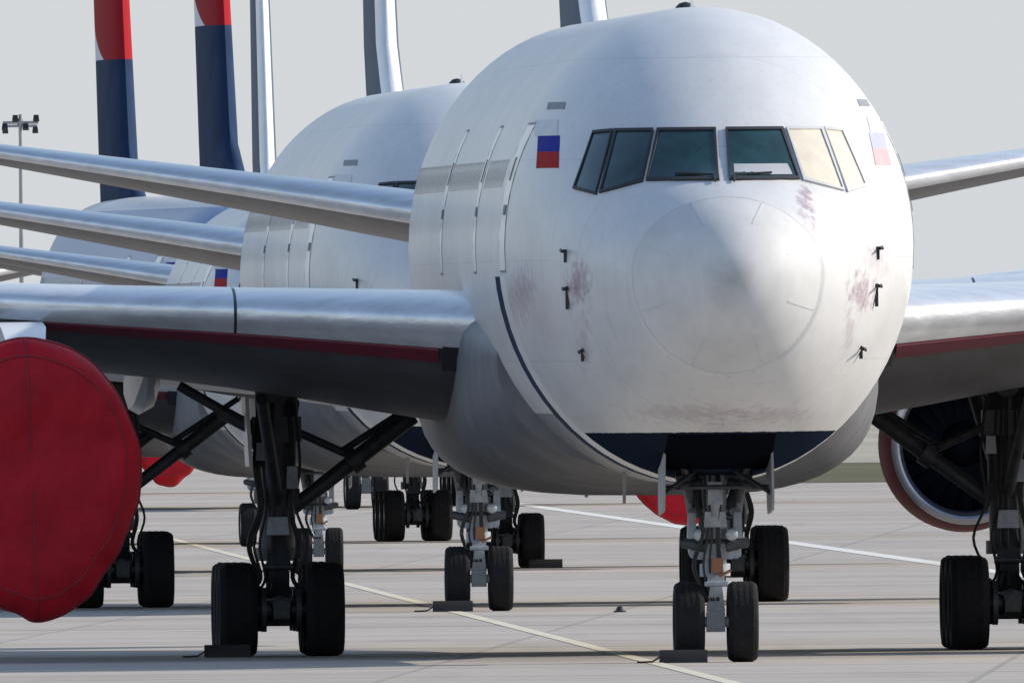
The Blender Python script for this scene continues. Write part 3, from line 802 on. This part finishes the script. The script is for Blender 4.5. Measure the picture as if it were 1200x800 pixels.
def livery_fuselage(root, detail=True, paint='fus'):
    f = obj("fuselage", "fuselage", fuselage_mesh(0.96, 63.6), paint, root, sharp=60)
    obj("radome", "radome", fuselage_mesh(0.0004, 0.955), 'radome', f, sharp=60)
    obj("radome_seam", "radome_seam", ring_strip(0.955, 0.975, 0.002), 'faint', f)
    for q in range(8):
        a0 = math.pi / 8 + q * math.pi / 4
        obj("diverter_strip", "diverter_%d" % q, lambda a0=a0: slab(*[[[spt(Y, a0 + w_ * .008 / max(Y, .3) ** .5, o) for w_ in (-1, 1)] for Y in (.45, .55, .7, .82, .93)] for o in (.004, -.002)]), 'faint', f)
    obj("belly_fairing", "belly_fairing", fairing_mesh, 'belly', f, sharp=60)
    zt, zb = 6.90, 6.29
    W = [  # half view, bl br tr tl with x growing outwards
        ("windshield", ((.09, zb), (.965, zb), (.785, zt), (.09, zt))),
        ("side_window", ((1.065, zb - .01), (1.555, 6.14), (1.32, zt), (.88, zt))),
        ("side_window", ((1.625, 6.12), (1.87, 6.20), (1.61, zt - .02), (1.39, zt))),
    ]
    for k, (nm, q) in enumerate(W):
        for sg in (-1, 1):
            qq = [(sg * x, z) for x, z in q]
            cx = sum(p[0] for p in qq) / 4; cz = sum(p[1] for p in qq) / 4
            big = [(cx + (x - cx) * (1 + .028 / max(abs(x - cx), .1)), cz + (z - cz) * (1 + .034 / max(abs(z - cz), .1))) for x, z in qq]
            obj("window_frame", "wframe_%d_%d" % (k, sg), frame_ring(qq, big, 0.030, 0.035), 'glare_frame' if (sg > 0 and k > 0) else 'gasket', f)  # pale frames continue the glare painted on the right side panes
            sunglare = sg > 0 and k > 0
            p = obj(nm, "wpane_%d_%d" % (k, sg), front_patch(qq, 0.012), 'glass_sunglare' if sunglare else 'glass', f)
            if sunglare: p['label'] = "side window pane with sun glare put into its cream colour"
    obj("added_lit_sill_panel", "added_lit_sill_panel", front_patch(((.14, 6.32), (.90, 6.32), (.84, 6.46), (.14, 6.46)), 0.018), 'lightgrey', f)  # added pale panel paints the lit sill behind the windshield
    for sg in (-1, 1):
        obj("wiper", "wiper_%d" % sg, lambda sg=sg: MB().path([front(sg * .12, 6.22, .03), front(sg * .13, 6.3, .04), front(sg * .62, 6.33, .035)], .014, 6), 'black', f)
        # national flag in three bands
        for nm, z0, z1, m_ in (("flag_white_band", 6.87, 7.08, 'flag_white'), ("flag_blue_band", 6.66, 6.87, 'flag_blue'), ("flag_red_band", 6.45, 6.66, 'flag_red')):
            obj(nm, nm + str(sg), front_patch([(sg * 2.06, z0), (sg * 2.31, z0), (sg * 2.28, z1), (sg * 2.04, z1)] if z0 < 6.6 else [(sg * 2.04, z0), (sg * 2.28, z0), (sg * 2.25, z1), (sg * 2.01, z1)], 0.006, 4, 4), m_ if sg < 0 else m_.replace('flag', 'sunlit'), f)
        obj("registration_plate", "reg_%d" % sg, front_patch([(sg * 1.93, 7.22), (sg * 2.11, 7.22), (sg * 2.08, 7.31), (sg * 1.90, 7.31)], 0.004, 3, 3), 'seam', f)
        # passenger doors
        for q, (y0, y1) in enumerate(((7.0, 8.1), (17.0, 18.1), (30.5, 31.4), (47.0, 48.0))):
            d = obj("door", "door_%d_%d" % (q, sg), side_patch(y0 + .03, y1 - .03, 5.13, 7.02, sg, 0.005, thick=0.004), 'white', f)
            obj("door_frame", "door_frame_%d_%d" % (q, sg), side_frame(y0, y1, 5.1, 7.05, sg, .03, 0.006), 'seam', d)
            obj("door_window", "door_window_%d_%d" % (q, sg), side_patch((y0 + y1) / 2 - .1, (y0 + y1) / 2 + .1, 6.3, 6.6, sg, 0.018, 3, 3), 'window_dark', d)
            obj("door_handle", "door_handle_%d_%d" % (q, sg), side_patch(y0 + .15, y0 + .5, 5.85, 5.98, sg, 0.020, 2, 2), 'seam', d)
        def cabin():
            o = MB(); y = 9.2
            while y < 46.5:
                if not any(a - .5 < y < b + .3 for a, b in ((17.0, 18.1), (30.5, 31.4))):
                    s_ = side_patch(y, y + .24, 6.22, 6.58, sg, 0.003, 2, 3, 0.002)(); o.add(s_.v, s_.f)
                y += .533
            return o
        c = obj("cabin_windows", "cabin_windows_%d" % sg, cabin, 'window_dark', f); c['kind'] = 'stuff'
        if detail:
            # air data probes with red covers and ribbons
            for q, (x, z, ln) in enumerate(((2.02, 5.36, .16), (2.0, 4.88, .30), (1.80, 4.08, .16))):
                pr = obj("air_data_probe", "probe_%d_%d" % (q, sg), lambda x=x, z=z, ln=ln: MB().tube(front(sg * x, z, -.01), front(sg * x, z, .07), .03, .02).tube(front(sg * x, z, .07) + Vector((0, .05, .01)), front(sg * x, z, .07) + Vector((0, -.20, -.01)), .022, .014).box(front(sg * x, z - .4 * ln, .01), (.045, .04, ln)), 'black', f)
    obj("wheel_well_shade", "nose_well_shade", front_patch(((-.70, 2.52), (.70, 2.52), (.70, 2.97), (-.70, 2.97)), 0.006, 10, 6), 'dark', f)  # flat near-black patch paints the shade of the open gear bay
    obj("beacon", "beacon", lambda: MB().lathe([(8.50, .14), (8.58, .13), (8.63, .08), (8.65, .001)], 20, 'z', (0, 14.6, 0)), 'black', f)
    obj("blade_antenna", "blade_antenna", lambda: MB().loft([[(-.02, 12.0, 8.52), (.02, 12.0, 8.52), (.015, 12.5, 8.52), (-.015, 12.5, 8.52)], [(-.01, 12.2, 8.70), (.01, 12.2, 8.70), (.008, 12.45, 8.70), (-.008, 12.45, 8.70)]]), 'white', f)
    for y, x in ((13.5, -.9), (19, .4), (44.5, -.3)):
        obj("drain_mast", "drain_mast", lambda: MB().loft([[(-.03, 0, .35), (.03, 0, .35), (.02, .35, .35), (-.02, .35, .35)], [(-.02, .15, -.12), (.02, .15, -.12), (.015, .35, -.12), (-.015, .35, -.12)]]), 'seam', f, (x, y, 2.18))
    return f

def wing(root, sgn, dz=0.0):
    w = obj("wing", "wing_%d" % sgn, wing_mesh(sgn), 'wing', root, (0, 0, dz), sharp=50)
    for q, (a0, a1) in enumerate(((2.5, 5.66), (5.70, 8.9), (8.95, 14.5), (14.55, 20), (20.05, 25.8))):
        obj("slat", "slat_%d_%d" % (q, sgn), slat_mesh(sgn, a0, a1), 'slat', w, sharp=50)
    obj("leading_edge_strip", "le_strip_%d" % sgn, strip_mesh(sgn, 3.05, 8.2), 'maroon', w)  # narrow maroon band along the lower leading edge
    obj("landing_light", "landing_light_%d" % sgn, strip_mesh(sgn, 2.62, 3.0, (.004, .012, .022, .034, .05)), 'black', w)
    for q, (a, sc) in enumerate(((6.7, 1.0), (11.5, .9), (16.5, .75))):
        yb, zb = wing_bottom(a, .62)
        def canoe(a=a, sc=sc, yb=yb, zb=zb):
            rings = []
            for y, k in ((-3.2, .12), (-2.6, .55), (-1.2, .95), (0, 1), (2, .95), (4, .6), (5.3, .12)):
                rings.append([(sgn * a + x * .21 * k * sc, yb + y * sc, zb + .12 - .1 * y * .3 + (z - .6) * .42 * k * sc) for x, z in ((-1, .9), (-1, -.2), (-.7, -.7), (0, -.9), (.7, -.7), (1, -.2), (1, .9), (0, 1))])
            return MB().loft(rings)
        obj("flap_track_fairing", "canoe_%d_%d" % (q, sgn), canoe, 'lightgrey', w)
    # inboard flap, slightly lowered
    obj("flap", "flap_%d" % sgn, lambda: MB().loft([[(sgn * a, y, z) for y, z in ((f_te(a) - 1.2, f_tz(a) + .02), (f_te(a) + .5, f_tz(a) - .32), (f_te(a) + .48, f_tz(a) - .38), (f_te(a) - 1.2, f_tz(a) - .22))] for a in (2.9, 5, 7.6)]), 'lightgrey', w)
    return w

def aircraft(label, N, yaw, fin='fin_blue', gear_a=4.92, eng_a=8.17, detail=True, size=1.0, stab_dz=0.0, wing_dz=0.0, paint='fus'):
    """N: ground point of the nose gear (x, y); yaw: tail swings to viewer's left"""
    root = empty("parked_airliner")
    # nose tip = N + 6 m forward along the axis ; aft axis = (-sin, cos)
    s, c = math.sin(R(yaw)), math.cos(R(yaw))
    root.location = (N[0] + 6 * size * s, N[1] - 6 * size * c, 0)
    root.scale = (size, size, size)
    root.rotation_euler = (0, 0, R(yaw))
    tag(root, label, "airliner", "white airliners parked in a row on the apron")
    livery_fuselage(root, detail, paint)
    for sgn in (-1, 1):
        wing(root, sgn, wing_dz)
        st = obj("horizontal_stabiliser", "stab_%d" % sgn, stab_mesh(sgn), 'stab', root, (0, 0, stab_dz), sharp=50)
        obj("leading_edge", "stab_edge_%d" % sgn, stab_edge_mesh(sgn), 'slat', st, sharp=50)
        engine(root, sgn, eng_a)
        main_gear(root, sgn, gear_a, "m")
    fn = obj("fin", "fin_" + fin, fin_mesh(0, 1, 0, 1.02 if fin == 'fin_blue' else .5), fin, root, sharp=50)
    if fin == 'fin_blue':
        obj("leading_edge", "fin_edge", fin_mesh(0, .06, .006), 'white', fn, sharp=50)
    nose_gear(root)
    return root

A1 = aircraft("nearest white airliner facing the camera, its whole nose and cockpit in full view", (2.62, 774), 1.96, eng_a=8.53)
A2 = aircraft("second white airliner, its domed crown just left behind the nearest one's nose", (-.55, 927), 1.92, size=0.965, gear_a=5.10, eng_a=8.5, wing_dz=0.28)
A3 = aircraft("smaller third airliner, with a thin white-edged fin left of the second's crown", (-3.55, 1080), 1.6, eng_a=8.7, size=0.81, stab_dz=0.75)
A4 = aircraft("far airliner whose red-topped blue fin is the leftmost in the sky", (-5.22, 1233), 4.4, fin='fin_flag', detail=False, size=0.86, gear_a=5.6, eng_a=9.0, paint='fus_band')
A5 = aircraft("far airliner whose blue fin stands second from the left, beside a white-edged fin", (-3.72, 1500), 4.6, fin='fin_flag_high', detail=False)
A6 = aircraft("farthest airliner, mostly out of frame, one red-covered engine showing past the large red cover", (-17.3, 1650), 2.0, detail=False)

# ------------------------------------------------------------------ engine covers
CP = [(-.10, .001), (-.105, .15), (-.115, .3), (-.12, .45), (-.125, .6), (-.12, .72), (-.105, .82), (-.08, .88), (-.05, .92), (0, .955), (.07, .98), (.16, .994), (.3, 1.0), (.5, .998), (.75, .985), (1.0, .97), (1.25, .955), (1.45, .945), (1.5, .90)]
def cover_pt(y, r, a, sx, sz, droop, seed, off=0.0):
    ca, sa = math.cos(a), math.sin(a)
    fold = .03 * noise.noise(Vector((2.2 * ca * r, 2.2 * sa * r, y * 1.5 + seed))) + .035 * noise.noise(Vector((5 * ca, 5 * sa, y * .8 + seed * 2.3))) * (.25 + .75 * max(0, -math.sin(a - .4)))
    rr = r * (1 + fold * min(1, r * 1.1)) + off * (1 if r > .95 else r)
    low = max(0, -sa) ** 5
    bag = droop * low * r * r * (1 + .3 * math.sin(3.0 * a + seed))
    crease = .05 * abs(noise.noise(Vector((9 * a / 3.14 + 3 * r, 1.2 * r, seed + 9)))) * r * max(0, -math.sin(a - .3))
    yy = y + .09 * noise.noise(Vector((2.5 * r * ca, 2.5 * r * sa, seed))) + .03 * noise.noise(Vector((6 * r * ca, 6 * r * sa, seed + 4))) - crease - (off if r <= .95 else 0)
    return (rr * ca * sx, yy, rr * sa * sz - bag)
def cover_mesh(sx, sz, droop, seed):
    n = 160
    return lambda: MB().loft([[cover_pt(y, r, 2 * math.pi * i / n, sx, sz, droop, seed) for i in range(n)] for y, r in CP], caps=False)
def cover_band(sx, sz, droop, seed, y0):
    rad = pchip([p[0] for p in CP[9:]], [p[1] for p in CP[9:]]); n = 160
    def b():
        def rows(o): return [[cover_pt(y, rad(y), 2 * math.pi * i / n, sx, sz, droop, seed, o) for i in range(n + 1)] for y in (y0, y0 + .05)]
        return slab(rows(.012), rows(-.005))
    return b
def cover_seam(sx, sz, droop, seed, a0):
    def b():
        pr = [p for p in CP if p[1] > .01]
        def rows(o): return [[cover_pt(y, r, a0 + q * .008 / max(r, .12), sx, sz, droop, seed, o) for q in (-1, 0, 1)] for y, r in pr]
        return slab(rows(.007), rows(-.006))
    return b
def cover_face_ring(sx, sz, droop, seed, r0):
    n = 120; fy = pchip([p[1] for p in CP[:13]], [p[0] for p in CP[:13]])
    def b():
        def rows(o): return [[cover_pt(fy(r), r, 2 * math.pi * i / n, sx, sz, droop, seed, o) for i in range(n + 1)] for r in (r0, r0 + .012)]
        return slab(rows(.007), rows(-.006))
    return b
def cover_for(root, sgn, a, label, sx, sz, dz, droop, seed):
    o = obj("engine_cover", "engine_cover_%d" % seed, cover_mesh(sx, sz, droop, seed), 'red_cloth', None, sharp=60)
    m = Matrix.Translation(root.location) @ Matrix.Rotation(root.rotation_euler.z, 4, 'Z') @ Matrix.Scale(root.scale.x, 4)
    o.matrix_world = m @ Matrix.Translation((sgn * a, ENG_Y - .02, ENG_Z + dz))
    tag(o, label, "engine cover", "red cloth engine covers")
    # tie rope round the hem
    r_ = obj("tie_rope", "tie_rope_%d" % seed, lambda: MB().lathe([(1.30, .975), (1.33, .99), (1.36, .975), (1.33, .96)], 80, sx=sx, sz=sz, close=True), 'maroon', o)
    for q in range(3):
        y0 = (.22, .62, 1.0)[q]
        if q == 1: continue
        obj("hem_band", "hem_band_%d_%d" % (seed, q), cover_band(sx, sz, droop, seed, y0), 'red_web', o)
    for q, a0 in enumerate((1.62, 4.75)):
        obj("seam", "cover_seam_%d_%d" % (seed, q), cover_seam(sx, sz, droop, seed, a0), 'red_web', o)
    obj("face_seam", "face_seam_%d" % seed, cover_face_ring(sx, sz, droop, seed, .87), 'red_web', o)
    return o
cover_for(A1, -1, 8.53, "large baggy red cloth cover over the engine at the left edge", 1.43, 1.74, -.06, .20, 11)
cover_for(A3, 1, 8.7, "red engine cover whose bottom shows left of the nearest nose gear", 1.40, 1.52, -.02, .06, 12)

cover_for(A6, 1, 8.17, "small far red engine cover showing just right of the large near one", 1.40, 1.62, -.35, .3, 13)

# ------------------------------------------------------------------ wheel chocks and small ground things
def chock_mesh():
    b = MB(); L_ = .62
    rings = [[(x, y, z) for y, z in ((-.13, 0), (.13, 0), (.09, .12), (.04, .17), (-.04, .17), (-.09, .12))] for x in (-L_ / 2, -L_ / 2 + .03, L_ / 2 - .03, L_ / 2)]
    return b.loft(rings)
def world_pt(root, x, y):
    return Matrix.Translation(root.location) @ Matrix.Rotation(root.rotation_euler.z, 4, 'Z') @ Vector((x * root.scale.x, y * root.scale.x, 0))
def chock(root, x, y, label):
    p = world_pt(root, x, y)
    c = obj("wheel_chock", "wheel_chock", chock_mesh, 'rubber_chock', None, p, root.rotation_euler)
    obj("rope_handle", "chock_rope", lambda: MB().path([(-.31, 0, .08), (-.40, -.03, .02), (-.52, .02, .014), (-.60, .0, .014)], .012, 6), 'hose', c)
    tag(c, label, "wheel chock", "black rubber wheel chocks")
for rt, x, y, lb in (
    (A1, -.45, 5.33, "black chock in front of the nearest airliner's left nose tyre"),
    (A2, -.45, 5.33, "black chock in front of the second airliner's nose wheels"),
    (A3, 4.92 + .85, 29.78, "black chock by the outer wheel right of the second airliner's nose gear"),
    (A1, -4.92 - .75, 29.78, "black chock at the big main wheels beside the red engine cover"),
    ): chock(rt, x, y, lb)

def edge_light(x, y, label):
    e = empty("taxiway_light", None, (x, y, 0)); tag(e, label, "taxiway light")
    obj("base", "light_base", lambda: MB().lathe([(0, .10), (.02, .10), (.03, .07), (.06, .05), (.06, .001)], 16, 'z'), 'black', e)
    obj("dome", "light_dome", lambda: MB().lathe([(.06, .05), (.075, .05), (.09, .03), (.095, .001)], 16, 'z'), 'hose', e)
edge_light(1.63, 919, "small dark taxiway light on the concrete left of the nose gear")

def flood_mast(x, y, h, label, n):
    e = empty("floodlight_mast", None, (x, y, 0)); tag(e, label, "light mast", "far floodlight masts")
    obj("pole", "mast_pole_%d" % h, lambda: MB().tube((0, 0, 0), (0, 0, h), .15, .07), 'mast', e)
    obj("crossbar", "mast_bar", lambda: MB().box((0, 0, 0), (1.5, .12, .12)).tube((0, 0, -.4), (0, 0, .35), .08), 'mast', e, (0, 0, h))
    for i in range(n):
        L_ = obj("floodlight", "floodlight", lambda: MB().box((0, 0, 0), (.26, .2, .24), Matrix.Rotation(R(-25), 3, 'X'), .8), 'black', e, (-.66 + 1.32 * i / max(1, n - 1), -.12, h + (.18 if i % 2 else -.18)))
flood_mast(-20.6, 2500, 13.6, "far floodlight mast with a lamp bar, standing furthest right at the left edge", 4)
flood_mast(-21.6, 2620, 13.9, "far floodlight mast cut by the left picture edge", 3)
